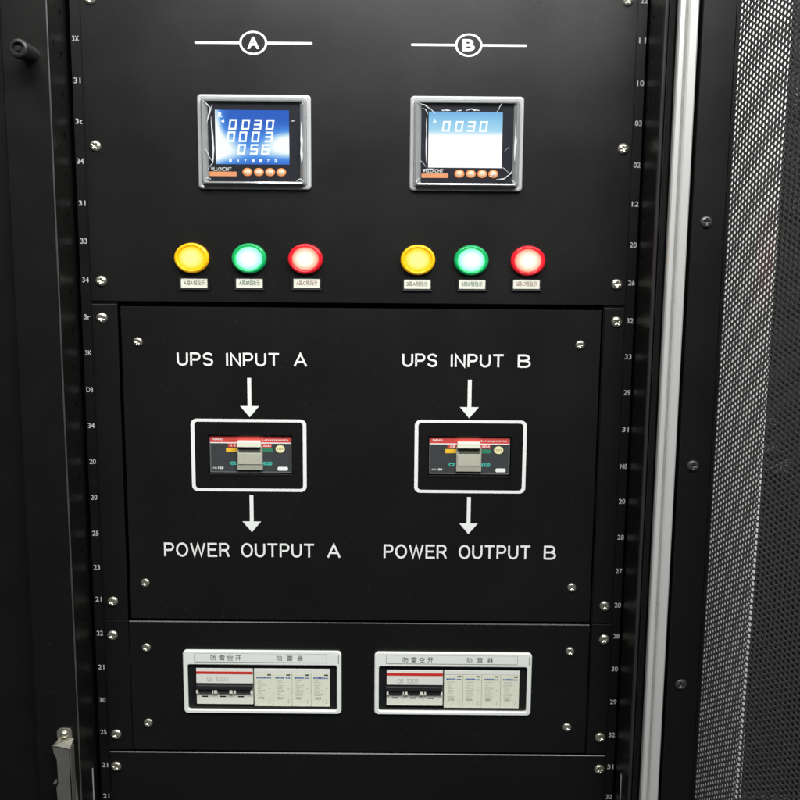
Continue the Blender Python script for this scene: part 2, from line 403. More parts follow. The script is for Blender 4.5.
# ------------------------------------------------------------------ perforated door
door = thing('rack_door', 'open black perforated steel mesh door standing right of the rack', 'door', (357, -78, -940))
def narrow(z): return 1 - 0.21 * (40 - z) / 1000      # the crease of the vented door leans inward towards the bottom
def perf(p0, d, ncol, pitch, name, zoff=0, shift=0, nar=1, rk=0.335):
    bm = bmesh.new(); r = pitch * rk; cw = pitch * 0.866; rows = int((ZT - ZB - 60) / pitch)
    cache = {}
    def dp(x, z):
        k_ = narrow(z); q = x * (k_ if nar else 1); sh = shift * (k_ - 1)
        return p0[0] + d[0] * q + D1[0] * sh - 357, p0[1] + d[1] * q + D1[1] * sh + 78
    def hv(x, z):
        key = (round(x * 50), round(z * 50))
        if key not in cache:
            X, Y = dp(x, z)
            cache[key] = bm.verts.new((X * S, Y * S, (z + 940) * S))
        return cache[key]
    R = pitch / math.sqrt(3)
    for i in range(ncol):
        for j in range(rows):
            cx = (i + 0.5) * cw; cz = ZB + 30 + (j + 0.5 * (i % 2)) * pitch + zoff
            o_, i_ = [], []
            for q in range(6):
                a = math.radians(60 * q)
                o_.append(hv(cx + R * math.cos(a), cz + R * math.sin(a)))
                xx, zz = cx + r * 1.08 * math.cos(a), cz + r * 1.08 * math.sin(a)
                X, Y = dp(xx, zz)
                i_.append(bm.verts.new((X * S, Y * S, (zz + 940) * S)))
            for q in range(6):
                bm.faces.new((o_[q], o_[(q + 1) % 6], i_[(q + 1) % 6], i_[q]))
    bmesh.ops.recalc_face_normals(bm, faces=bm.faces)
    me = bpy.data.meshes.new(name); bm.to_mesh(me); bm.free(); me.materials.append(MESHM)
    o = bpy.data.objects.new(name, me); col.objects.link(o); o.parent = door
    s_ = o.modifiers.new('thick', 'SOLIDIFY'); s_.thickness = 0.0014; s_.offset = 0
    return o
MESHM = mat('black_mesh_paint', (0.045, 0.045, 0.044), 0.36, spec=0.8)
P0 = (357.5, -78); D1 = (0.27, -0.963); N1 = 16; PIT = 6.6
w1 = N1 * PIT * 0.866
P1 = (P0[0] + D1[0] * w1, P0[1] + D1[1] * w1); D2 = (0.52, -0.854)
perf(P0, D1, N1, PIT, 'mesh_panel')
perf((P1[0] + 0.6, P1[1] - 0.9), D2, 40, PIT, 'mesh_panel', PIT * 0.5, w1, 0, 0.375)
t = MB().box(-3.5, 0, -1.5, 12, (ZB + 0) * 1 + 940, ZT + 940)
obj('door_edge', t, PAINT2, door, 0.5)

# ------------------------------------------------------------------ meter panel (top)
PX0, PX1 = -367.8, 266.2
def lines_circle(mbd, cx, cz, r, kx, th, x0, x1, letter):
    n = 48
    ro = [(cx + kx * r * math.cos(2 * math.pi * i / n), cz + r * math.sin(2 * math.pi * i / n)) for i in range(n)]
    q = (r - th) / r
    ri = [(cx + (x - cx) * q, cz + (z - cz) * q) for x, z in ro]
    mbd.ring([(ro, -0.25), (ri, -0.25), (ri, -0.02), (ro, -0.02)])
    e = kx * r - 0.8
    mbd.prism(rrect(x0, cx - e, cz - 1.35, cz + 1.35, 1.3), -0.2, -0.02)
    mbd.prism(rrect(cx + e, x1, cz - 1.35, cz + 1.35, 1.3), -0.2, -0.02)
    mbd.text(letter, cx - 7, cx + 7, cz - 6.6, cz + 6.6, -0.02, 0.2, 0.035)

tp = thing('meter_panel', 'large black top panel carrying the two meters and six lamps', 'panel', (-50.8, 3, -295))
class TP(MB):
    O = (-50.8, 3, -295)
obj('panel_sheet', TP().sheet(PX0, PX1, -294.5, 63, [(-232, -112, -158, -62), (17, 130, -158, -62)], 0, 2.9), PAINT, tp, 0.7)
m_ = TP(); lines_circle(m_, -171.3, 0.8, 13.1, 1.22, 2.1, -238.4, -103.7, 'A'); obj('circuit_mark', m_, INK, tp)
m_ = TP(); lines_circle(m_, 74.7, 0.2, 12.8, 1.22, 2.1, 8.8, 141.2, 'B'); obj('circuit_mark', m_, INK, tp)
for x, z in ((-356, -115.2), (-355.2, -270.7), (-355.6, 47), (255.9, -113.5), (255, -269.6), (254.4, 50)):
    screw(tp, SCR, x + 50.8, -3, z + 295)

# ------------------------------------------------------------------ brackets, middle, lower, bottom panels
def bracket(x0, x1, z0, z1, zs, sx, label):
    b = thing('mounting_bracket', label, 'bracket', (x0, 3, z0), 'mounting brackets beside the inner panels')
    obj('bracket_plate', MB().box(0, x1 - x0, -3, -0.1, 0, z1 - z0), PAINT, b, 0.7)
    for z in zs: screw(b, SCR, sx - x0, -3.1, z - z0)
bracket(PX0, -337.6, -691.0, -298.3, (-314.3, -667.3), -356, 'tall black mounting bracket left of the UPS lettering panel')
bracket(242.0, PX1, -691.0, -298.3, (-314.3, -668), 256.6, 'tall black mounting bracket right of the UPS lettering panel')
bracket(PX0, -337.6, -864.5, -691.8, (-711.7, -844.0), -358, 'short black mounting bracket left of the two white breaker windows')
bracket(242.0, PX1, -864.5, -691.8, (-711.6, -842.8), 257.6, 'short black mounting bracket right of the two white breaker windows')
obj_ = None

mp = thing('breaker_panel', 'square black middle panel lettered with UPS inputs and power outputs', 'panel', (-48, 3, -688))
class MP(MB):
    O = (-48, 3, -688)
CUT_A = (-232.6, -130.8, -503.2, -455.0); CUT_B = (34.6, 135.0, -503.0, -454.2)
obj('panel_sheet', MP().sheet(-333.4, 238.2, -688.8, -300.6, [CUT_A, CUT_B], -0.5, 1.5), PAINT, mp, 1.0, 1)
obj('panel_fold', MP().sheet(-333.0, 237.8, -688.4, -301.0, [(-330, 235, -685, -304)], 1.6, 20), PAINT2, mp)
t = MP(); Y = -0.52
for word, a, b in (('UPS', -268.0, -224.6), ('INPUT', -209, -145.2), ('A', -128.2, -112.0)): stroke_word(t, word, a, b, -370.9, -354.7, Y)
for word, a, b in (('UPS', 2.0, 44.0), ('INPUT', 60.0, 123.6), ('B', 140.2, 155.4)): stroke_word(t, word, a, b, -370.0, -353.9, Y)
for word, a, b in (('POWER', -290, -209.5), ('OUTPUT', -195, -104.5), ('A', -88.8, -72.2)): stroke_word(t, word, a, b, -608.4, -590.6, Y)
for word, a, b in (('POWER', -19, 58.6), ('OUTPUT', 73.6, 162.3), ('B', 178.6, 193.4)): stroke_word(t, word, a, b, -608.4, -590.6, Y)
obj('lettering', t, INK, mp)
def arrow(cx, z1, z0, label):
    q = MP(); z_h = z0 + 13.6
    q.prism([(cx - 2.3, z1), (cx - 2.3, z_h), (cx - 11.4, z_h), (cx, z0), (cx + 11.4, z_h), (cx + 2.3, z_h), (cx + 2.3, z1)], Y - 0.15, Y)
    o = obj('arrow_mark', q, INK, mp)
    o['label'] = label
arrow(-181.8, -385.1, -432.9, 'white arrow under UPS INPUT A'); arrow(83.3, -385, -431.9, 'white arrow under UPS INPUT B')
arrow(-181.2, -529.6, -576.4, 'white arrow over POWER OUTPUT A'); arrow(85, -529.8, -576.6, 'white arrow over POWER OUTPUT B')
for x0, x1, z0, z1 in ((-253.4, -113.5, -525, -435.2), (17.8, 153.4, -524.8, -434.3)):
    q = MP(); ro = rrect(x0, x1, z0, z1, 7); ri = rrect(x0 + 4.3, x1 - 4.3, z0 + 3.6, z1 - 3.6, 4)
    q.ring([(ro, Y - .15), (ri, Y - .15), (ri, Y), (ro, Y)]); obj('outline_mark', q, INK, mp)
for x, z in ((-314, -342.6), (214, -342), (-314.8, -642.6), (214.6, -644)): screw(mp, SCRS, x + 48, -3.6, z + 688)

lp = thing('window_panel', 'low wide black panel holding the two white framed breaker windows', 'panel', (-48, 3, -864))
class LP(MB):
    O = (-48, 3, -864)
obj('panel_sheet', LP().sheet(-337.2, 239.5, -864.8, -692.4, [(-263, -78, -808, -748), (-23, 161, -807, -748)], -0.5, 1.5), PAINT, lp, 1.0, 1)
for x, z in ((-316, -727.2), (215.3, -727.7), (-316.6, -827.6), (215, -829.3)): screw(lp, SCRS, x + 48, -3.6, z + 864)

bo = thing('blank_panel', 'plain black blank panel along the bottom edge below the breaker windows', 'panel', (-50.8, 3, -1100))
obj('panel_sheet', MB().box(PX0 + 50.8, PX1 + 50.8, -3, -0.1, 0, 232.4), PAINT, bo, 1.0, 1)
for x, z in ((-359.5, -887.7), (258.4, -886.4)): screw(bo, SCR, x + 50.8, -3.1, z + 1100)

# ------------------------------------------------------------------ indicator lamps
LM = {}
def lamp(color, lens, ringm, x, z, label, glow_r=13.6):
    t = thing('indicator_lamp', label, 'indicator lamp', (x, 0, z), 'indicator lamps in a row under the meters')
    K = 0.86
    r = 20.4
    obj('bezel', MB().lathe([(r - .6, 0), (r, -1.5), (r - .2, -5), (r - 1.6, -7.6), (r - 3.0, -8.2), (r - 4.0, -7.2), (r - 4.7, -5.4), (r - 4.9, -3)], 1, K, 64), ringm, t, smooth=True)
    prof = [(r - 5.0, -3)] + [((r - 5.2) * math.cos(a), -5.0 - 4.2 * math.sin(a)) for a in [i * math.pi / 16 for i in range(8)]] + [(0, -9.2)]
    obj('lens', MB().lathe(prof, 1, K, 64), lens, t, smooth=True)
    return t
def lens_mat(name, centre, edge, k):
    def b(nt, e):       # a diffused light-emitting diode: hottest in the middle of its lens
        tc = nt.nodes.new('ShaderNodeTexCoord'); mp_ = nt.nodes.new('ShaderNodeMapping')
        mp_.inputs['Location'].default_value = (-1, 0, -1); mp_.inputs['Scale'].default_value = (2, 0, 2)
        g = nt.nodes.new('ShaderNodeTexGradient'); g.gradient_type = 'SPHERICAL'
        nt.links.new(tc.outputs['Generated'], mp_.inputs[0]); nt.links.new(mp_.outputs[0], g.inputs[0])
        r = nt.nodes.new('ShaderNodeValToRGB'); nt.links.new(g.outputs[1], r.inputs[0])
        r.color_ramp.elements[0].position = 0.02; r.color_ramp.elements[0].color = (*edge, 1)
        r.color_ramp.elements[1].position = .55; r.color_ramp.elements[1].color = (*centre, 1)
        nt.links.new(r.outputs[0], e.inputs[0]); e.inputs[1].default_value = k
    return emis(name, b)
LY = lens_mat('lit_yellow_lens', (1.0, .84, .26), (1.0, .58, .012), 1.35)
RY = lampmat('yellow_bezel', (.8, .42, .01), (1.0, 0.48, 0.0), 0.34)
LG = lens_mat('lit_green_lens', (.36, 1.0, .42), (.12, .8, .28), 3.0)
RG = lampmat('green_bezel', (.01, .32, .10), (0.0, 1.0, 0.25), 0.12)
LR = lens_mat('lit_red_lens', (1.0, .090, .070), (1.0, .028, .020), 14.0)
RR = lampmat('red_bezel', (.55, .01, .02), (1.0, 0.02, 0.04), 0.30)
pos = [(-246.8, 'A', 'yellow'), (-179.3, 'A', 'green'), (-113.1, 'A', 'red'), (19.3, 'B', 'yellow'), (82.1, 'B', 'green'), (148.8, 'B', 'red')]
for x, s_, c in pos:
    a, b = {'yellow': (LY, RY), 'green': (LG, RG), 'red': (LR, RR)}[c]
    m_name = 'blue' if s_ == 'A' else 'washed out'
    lamp(c, a, b, x, -242.8, 'lit round %s lamp under meter %s, %s the %s' % (c, s_, {'yellow': 'left of', 'green': 'between', 'red': 'right of'}[c], {'yellow': 'green lamp', 'green': 'yellow and red lamps', 'red': 'green lamp'}[c]))
# name plates
PT = {'yellow': 'yellow', 'green': 'green', 'red': 'red'}
TXT = {('A', 'yellow'): 'A路A相指示', ('A', 'green'): 'A路B相指示', ('A', 'red'): 'A路C相指示', ('B', 'yellow'): 'B路A相指示', ('B', 'green'): 'B路B相指示', ('B', 'red'): 'B路C相指示'}
px = [(-244.8, -271.9), (-179.5, -271.5), (-111.6, -271), (18.9, -271), (83.7, -270.6), (147.9, -270)]
for (x, z), (_, s_, c) in zip(px, pos):
    t = thing('name_plate', 'small white name plate under the %s lamp of side %s' % (c, s_), 'name plate', (x, 0, z), 'name plates under the indicator lamps')
    q = MB(); ro = rrect(-18, 18, -8, 7.6, 1); ri = rrect(-15.8, 15.8, -5.8, 5.8, .6)
    q.ring([(ro, -3), (ri, -2.6), (ri, -0.02), (ro, -0.02)]); obj('holder', q, BLACKPL, t)
    obj('insert', MB().box(-15.75, 15.75, -1.4, -.1, -5.75, 5.75), mat('cream_card', (.74, .74, .64), .5, noise=.04), t)
    tm = mat('plate_text_' + c, {'yellow': (.07, .06, .02), 'green': (.015, .09, .04), 'red': (.16, .02, .02)}[c], .6)
    obj('lettering', MB().text(TXT[s_, c], -12.4, 12.4, -2.9, 2.9, -1.42, .1, 0.0), tm, t)

# ------------------------------------------------------------------ panel meters
SEG = {'0': 'abcdef', '3': 'abgcd', '9': 'abcdfg', '5': 'afgcd', '6': 'afgedc', '1': 'bc', '4': 'fgbc'}
def seven(q, ch, x, z, wd, h, th, y, slant=0.14):
    def bar(x0, z0, x1, z1):
        q.prism([(x + a + (b) * slant, z + b) for a, b in ((x0, z0), (x1, z0), (x1, z1), (x0, z1))], y - .15, y)
    g = .12
    s_ = SEG[ch]
    if 'a' in s_: bar(g, h - th, wd - g, h)
    if 'd' in s_: bar(g, 0, wd - g, th)
    if 'g' in s_: bar(g, h / 2 - th / 2, wd - g, h / 2 + th / 2)
    if 'f' in s_: bar(0, h / 2 + g, th, h - g)
    if 'e' in s_: bar(0, g, th, h / 2 - g)
    if 'b' in s_: bar(wd - th, h / 2 + g, wd, h - g)
    if 'c' in s_: bar(wd - th, g, wd, h / 2 - g)

def screen_a(nt, e):
    tc = nt.nodes.new('ShaderNodeTexCoord'); sep = nt.nodes.new('ShaderNodeSeparateXYZ')
    nt.links.new(tc.outputs['Generated'], sep.inputs[0])
    def math_(op, a, b=None, c=None):
        n = nt.nodes.new('ShaderNodeMath'); n.operation = op
        for i, q in enumerate((a, b, c)):
            if q is None: continue
            if isinstance(q, (int, float)): n.inputs[i].default_value = q
            else: nt.links.new(q, n.inputs[i])
        return n.outputs[0]
    X, Z = sep.outputs[0], sep.outputs[2]
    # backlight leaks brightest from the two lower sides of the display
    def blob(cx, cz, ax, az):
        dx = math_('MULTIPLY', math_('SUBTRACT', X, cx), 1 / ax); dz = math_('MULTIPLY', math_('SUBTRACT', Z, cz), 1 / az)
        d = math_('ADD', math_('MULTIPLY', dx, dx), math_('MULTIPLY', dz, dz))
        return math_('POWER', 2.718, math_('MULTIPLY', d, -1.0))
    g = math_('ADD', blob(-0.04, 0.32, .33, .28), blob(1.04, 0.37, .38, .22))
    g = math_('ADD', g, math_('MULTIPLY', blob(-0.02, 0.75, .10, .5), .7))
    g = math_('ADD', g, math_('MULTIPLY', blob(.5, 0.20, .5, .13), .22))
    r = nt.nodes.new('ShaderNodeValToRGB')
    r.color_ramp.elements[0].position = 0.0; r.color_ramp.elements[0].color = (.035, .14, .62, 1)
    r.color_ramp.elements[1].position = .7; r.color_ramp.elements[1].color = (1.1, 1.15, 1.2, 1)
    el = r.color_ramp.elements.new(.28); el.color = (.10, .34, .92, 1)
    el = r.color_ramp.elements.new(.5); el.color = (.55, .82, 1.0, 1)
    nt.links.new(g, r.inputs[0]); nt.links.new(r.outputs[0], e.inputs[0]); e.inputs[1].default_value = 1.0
def screen_b(nt, e):
    tc = nt.nodes.new('ShaderNodeTexCoord'); sep = nt.nodes.new('ShaderNodeSeparateXYZ')
    nt.links.new(tc.outputs['Generated'], sep.inputs[0])
    r = nt.nodes.new('ShaderNodeValToRGB'); nt.links.new(sep.outputs[2], r.inputs[0])
    r.color_ramp.elements[0].position = .56; r.color_ramp.elements[0].color = (1.2, 1.2, 1.2, 1)
    r.color_ramp.elements[1].position = 1.0; r.color_ramp.elements[1].color = (.20, .50, .86, 1)
    el = r.color_ramp.elements.new(.66); el.color = (.45, .80, 1.0, 1)
    el = r.color_ramp.elements.new(.85); el.color = (.30, .66, .95, 1)
    nt.links.new(r.outputs[0], e.inputs[0]); e.inputs[1].default_value = 1.0
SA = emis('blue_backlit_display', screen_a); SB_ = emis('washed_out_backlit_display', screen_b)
def dig(nt, e): e.inputs[0].default_value = (.90, .97, 1, 1); e.inputs[1].default_value = 1.3
DG = emis('lit_digit_segments', dig)
def film_mat():
    m = bpy.data.materials.new('clear_protective_film'); m.use_nodes = True; nt = m.node_tree
    for n in list(nt.nodes): nt.nodes.remove(n)
    out = nt.nodes.new('ShaderNodeOutputMaterial'); mix = nt.nodes.new('ShaderNodeMixShader')
    tr = nt.nodes.new('ShaderNodeBsdfTransparent'); gl = nt.nodes.new('ShaderNodeBsdfGlossy')
    gl.inputs['Roughness'].default_value = .16; mix.inputs[0].default_value = .10
    tr.inputs[0].default_value = (.985, .985, .985, 1)
    nt.links.new(tr.outputs[0], mix.inputs[1]); nt.links.new(gl.outputs[0], mix.inputs[2]); nt.links.new(mix.outputs[0], out.inputs[0])
    return m
FILM = film_mat()
CREASE_GLINT = mat('film_crease_glint', (0.62, 0.64, 0.66), 0.2, spec=0.9)

def meter(x, z, which, label, seed):
    # drawing units (photo-sized steps) on the meter face
    kx, kz = 1.147, 1.128
    t = thing('power_meter', label, 'panel meter', (x, 0, z), 'square power meters in the top panel')
    W, H = 57 * kx, 47.3 * kz
    def X(p): return (p - 254) * kx
    def Z(p): return -(p - 142.5) * kz
    q = MB()
    def rr(d, r, y): return (rrect(-W + d * kx, W - d * kx, -H + d * kz, H - d * kz, r, 6), y)
    q.ring([rr(0, 4.5, -.02), rr(0, 4.5, -3.0), rr(.8, 4.2, -4.4), rr(2.2, 3.8, -4.8), rr(3.4, 3.4, -4.2), rr(3.9, 3.2, -5.0), rr(4.2, 3.2, -2)])
    obj('bezel', q, SILVERPL, t)
    q = MB(); q.ring([rr(4.0, 3.2, -2), rr(4.1, 3.2, -5.0), rr(5.2, 2.8, -11.5), rr(6.2, 2.5, -12.5), rr(7.4, 2.2, -12.1),
            (rrect(X(208.2), X(300.4), Z(182.4), Z(102.6), 2, 6), -8.2), (rrect(X(208.2), X(300.4), Z(182.4), Z(102.6), 2, 6), -1)])
    obj('cover_rim', q, RIMPL, t)
    face = obj('face', MB().prism(rrect(X(208.5), X(300.1), Z(182.1), Z(102.9), 2), -7.6, -1), FACE, t)
    y = -7.75
    sb = 0 if which == 'A' else 1
    xs0, xs1, zs0, zs1 = X(215.5), X(289.5), Z(166.5 if sb else 164.8), Z(111)
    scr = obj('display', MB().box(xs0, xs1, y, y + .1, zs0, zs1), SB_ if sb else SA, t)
    d = MB(); yd = y - .02
    def row(s_, px, pz):
        for ch, p_ in zip(s_, px): seven(d, ch, X(p_), Z(pz), 7.8 * kx, 10.4 * kz, 2.0, yd)
    row('0030', (228.6, 241.5, 253.6, 265.8), 130.5)
    if not sb:
        row('0003', (226.6, 238.6, 251.2, 264.6), 142.6); row('056', (237.0, 249.6, 261), 155)
        d.text('R', X(218.5), X(223), Z(118.3), Z(113.4), yd, .1, .03); d.text('4', X(221.5), X(224.8), Z(124), Z(120), yd, .1, .03)
        for i, c in enumerate('1a7117a'): d.text(c, X(229 + i * 7.6), X(231.4 + i * 7.6), Z(162.8), Z(159.4), yd, .1, .01)
        d.text('V', X(218), X(221), Z(135), Z(132.5), yd, .1, .01)
    else:
        d.text('A', X(219.5), X(223.5), Z(122.5), Z(118), yd, .1, .03)
    obj('digits', d, DG, t)
    obj('brand_bar', MB().box(X(208.9), X(236), y - .05, y + .1, Z(176.8), Z(172.2)), ORANGE, t)
    obj('lettering', MB().text('VLLOICHT', X(210.2), X(231.0), Z(171.4), Z(168.0), y + .14, .1, .008), INK, t)
    if not sb: pass
    for bx in (247.1, 258.6, 270, 281.2):
        b = obj('button', MB().lathe([(5.3, y + .1), (5.3, y - .5), (4.7, y - .8), (0, y - .8)], 1.08, .88, 28, X(bx), Z(172.6)), BTNR, t, smooth=False)
        obj('button_cap', MB().lathe([(3.7, y - .8), (3.3, y - 1.1), (0, y - 1.2)], 1.08, .88, 24, X(bx), Z(172.6)), BTN, b, smooth=True)
    # loose protective film over the face: crumpled, creased at the corners
    rnd = random.Random(seed); f = MB(); NX, NZ = 46, 38; g = []
    for i in range(NX + 1):
        rowv = []
        for j in range(NZ + 1):
            u, v_ = i / NX, j / NZ
            e_ = min(u, 1 - u, v_, 1 - v_)
            hgt = .55 * math.sin(9 * u + 5 * v_ + seed) * math.sin(7 * v_ - 4 * u + 2 * seed) + rnd.uniform(-.28, .28) * (1 if e_ < .12 else .25)
            rowv.append(f.v(X(207) + (X(301.5) - X(207)) * u, -10.4 + hgt, Z(183) + (Z(102) - Z(183)) * v_))
        g.append(rowv)
    for i in range(NX):
        for j in range(NZ): f.bm.faces.new((g[i][j], g[i + 1][j], g[i + 1][j + 1], g[i][j + 1]))
    fo = obj('protective_film', f, FILM, t, smooth=True)
    c = MB()
    def crease_glint(pts, wd):  # pale ribs painting the glints on film creases and cover rim
        P2, W2 = [], []
        for k_ in range(len(pts) - 1):
            for q_ in range(3):
                f_ = q_ / 3
                P2.append((pts[k_][0] * (1 - f_) + pts[k_ + 1][0] * f_ + rnd.uniform(-.35, .35), pts[k_][1] * (1 - f_) + pts[k_ + 1][1] * f_ + rnd.uniform(-.35, .35)))
                W2.append((wd[k_] * (1 - f_) + wd[k_ + 1] * f_) * rnd.uniform(.35, .95))
        pts = P2 + [pts[-1]]; wd = W2 + [wd[-1] * .4]
        for k_ in range(len(pts) - 1):
            (ax, az), (bx, bz) = pts[k_], pts[k_ + 1]
            L_ = math.hypot(bx - ax, bz - az); nx, nz = -(bz - az) / L_ * wd[k_], (bx - ax) / L_ * wd[k_]
            nx2, nz2 = -(bz - az) / L_ * wd[k_ + 1], (bx - ax) / L_ * wd[k_ + 1]
            A = [(ax + nx, az + nz), (bx + nx2, bz + nz2), (bx - nx2, bz - nz2), (ax - nx, az - nz)]
            c.prism([(X(p_), Z(r_)) for p_, r_ in A], -12.3, -11.8)
    if not sb:
        crease_glint([(203, 101.5), (209, 106), (213, 112)], (.3, 1.1, .3)); crease_glint([(207.5, 125), (211, 113), (214, 106)], (.2, 1.3, .2))
        crease_glint([(206.5, 150), (209, 157), (213, 163)], (.3, .8, .2)); crease_glint([(212, 118), (213, 135), (214, 150), (213, 165)], (.2, 1.2, 1.4, .4))
        crease_glint([(205, 181), (208, 178), (211, 181)], (.2, .7, .2)); crease_glint([(297, 181), (301, 179.5), (304, 182)], (.2, .9, .2)); crease_glint([(293, 122), (295.3, 121.2)], (.6, .6)); crease_glint([(302.6, 122), (302.2, 135), (302.4, 150), (302.2, 163)], (.3, 1.6, 2.2, .5))
        crease_glint([(208, 170), (214, 163)], (.3, .5)); crease_glint([(302, 106), (304, 103.5), (306, 103)], (.3, .9, .2))
    else:
        crease_glint([(205, 103), (211, 105), (217, 109), (222, 113.5)], (.2, .6, .9, .3)); crease_glint([(209, 108), (212.5, 110), (214, 114)], (.2, .5, .7)); crease_glint([(213, 118), (213.5, 135), (213.2, 150), (214, 163)], (.2, .7, .8, .3)); crease_glint([(302, 122), (302.4, 140), (302, 160)], (.3, 1.5, .5))
        crease_glint([(228.5, 110.4), (232, 109.9), (237, 110.3)], (.5, 1.0, .6)); crease_glint([(243, 110.8), (248, 110.1)], (.5, .8)); crease_glint([(252, 110.6), (257, 108.6), (261, 109.6), (266, 110.4)], (.3, .5, 1.0, .3)); crease_glint([(283, 112), (288, 103)], (.3, .4))
        crease_glint([(286, 165), (292, 167), (297, 172)], (.2, .4, .2)); crease_glint([(284, 178), (292, 177.4), (299, 171), (300, 168)], (.2, .9, .9, .2)); crease_glint([(208, 160), (213, 166)], (.2, .4))
        crease_glint([(203, 182), (207, 177)], (.9, .3)); crease_glint([(303, 182), (299, 178)], (.7, .2)); crease_glint([(211, 169), (222, 168)], (.8, .3)); crease_glint([(292, 150), (296, 146)], (.2, .5)); crease_glint([(277, 176), (283, 171)], (.2, .5))
    obj('crease_glint', c, CREASE_GLINT, fo)
    return t
meter(-171.1, -110.0, 'A', 'square power meter with blue lit display under the circled A', 1)
meter(74.0, -110.0, 'B', 'square power meter with washed out white display under the circled B', 5)

# ------------------------------------------------------------------ moulded case breakers
def mccb(x0, x1, z0, z1, label):
    t = thing('circuit_breaker', label, 'circuit breaker', (x0, 4, z0), 'moulded circuit breakers in the middle panel')
    W, H = x1 - x0, z1 - z0; ux, uz = W / 81.0, H / 36.8
    def X(p): return (p - 210) * ux
    def Z(p): return H - (p - 436) * uz
    y = -1.0
    obj('body', MB().box(-0.6, W + .6, y, 40, -0.6, H + .6), MCCB, t, 0.5)
    obj('top_band', MB().box(0, W, y - .35, y - .02, Z(443.2), H), REDF, t)
    obj('band_line', MB().box(0, W, y - .5, y - .37, Z(443.4), Z(442.4)), INK, t)
    obj('edge_frame', MB().ring([(rrect(-.5, W + .5, -.5, H + .5, .3, 1), y - .2), (rrect(.9, W - .9, .9, H - .9, .3, 1), y - .2), (rrect(.9, W - .9, .9, H - .9, .3, 1), y - .01), (rrect(-.5, W + .5, -.5, H + .5, .3, 1), y - .01)]), mat('grey_breaker_edge', (.12, .125, .125), .4), t)
    l = MB().text('NANO', X(213), X(223), Z(440.3), Z(438.2), y - .36, .1, .02)
    l.text('Lmaspoints', X(262), X(288), Z(441.2), Z(438.6), y - .36, .1, 0)
    l.text('1 8', X(231), X(235.5), Z(446.8), Z(444.4), y - .22, .1, .02); l.text('XDUI', X(263), X(270.5), Z(446.8), Z(444.4), y - .22, .1, .02)
    l.text('mac', X(212.5), X(216.5), Z(469.5), Z(468), y - .02, .1, 0); l.text('160', X(217.5), X(223), Z(469.8), Z(467.4), y - .02, .1, .03)
    l.prism(rrect(X(277.2), X(287.6), Z(471), Z(467.2), 1.9), y - .2, y - .02)
    obj('white_markings', l, INK, t)
    for a0, a1 in ((228, 237.2), (262, 271.5)): obj('red_tab', MB().box(X(a0), X(a1), y - .2, y - .02, Z(447.4), Z(443.7)), REDF, t)
    obj('yellow_sticker', MB().box(X(225.8), X(237.6), y - .2, y - .02, Z(452.2), Z(448.2)), YEL, t)
    obj('green_sticker', MB().box(X(261.8), X(272.4), y - .2, y - .02, Z(452.2), Z(448.2)), GRN, t)
    obj('round_sticker', MB().lathe([(5, y - .02), (5, y - .25), (0, y - .25)], 1.12, .95, 32, X(280), Z(448.8)), STK, t)
    obj('sticker_print', MB().text('TEST', X(276.8), X(283.4), Z(449.7), Z(447.9), y - .27, .08, 0), OLIVE, t)
    obj('teal_markings', MB().text('C2', X(229.6), X(235.8), Z(465.4), Z(462), y - .02, .1, .05).text('4320', X(262), X(271.8), Z(465.6), Z(462), y - .02, .1, .04), TEAL, t)
    # toggle escutcheon and handle
    q = MB().box(X(237.0), X(262.6), y - 3.5, y - .02, Z(470.2), Z(446.0))
    esc = obj('toggle_housing', q, BEIGE, t, 0.6)
    obj('toggle_slot', MB().box(X(239.2), X(260.6), y - 3.65, y - 3.52, Z(452.2), Z(446.2)), OLIVE, esc)
    obj('toggle_skirt', MB().box(X(238.2), X(261.6), y - 4.4, y - 3.55, Z(464.2), Z(452.6)), mat('pale_beige_plastic', (.46, .46, .38), .3, noise=.08, nscale=90), esc, 0.5)
    obj('handle', MB().prism([(X(237.4), Z(446.3)), (X(261.4), Z(446.3)), (X(260.9), Z(440.2)), (X(237.9), Z(440.2))], y - 8, y - .4), mat('cream_handle', (.80, .80, .66), .35), t, 0.8)
    return t
mccb(-231.0, -132.4, -501.6, -456.8, 'grey circuit breaker with red band inside the white outline of side A')
mccb(36.2, 133.4, -501.4, -455.8, 'grey circuit breaker with red band inside the white outline of side B')
obj('housing_rib', MP().box(-233, -130.4, -0.9, -0.52, -505.6, -504.6), PAINT2, mp); obj('housing_rib', MP().box(34.4, 135.4, -0.9, -0.52, -505.6, -504.6), PAINT2, mp)

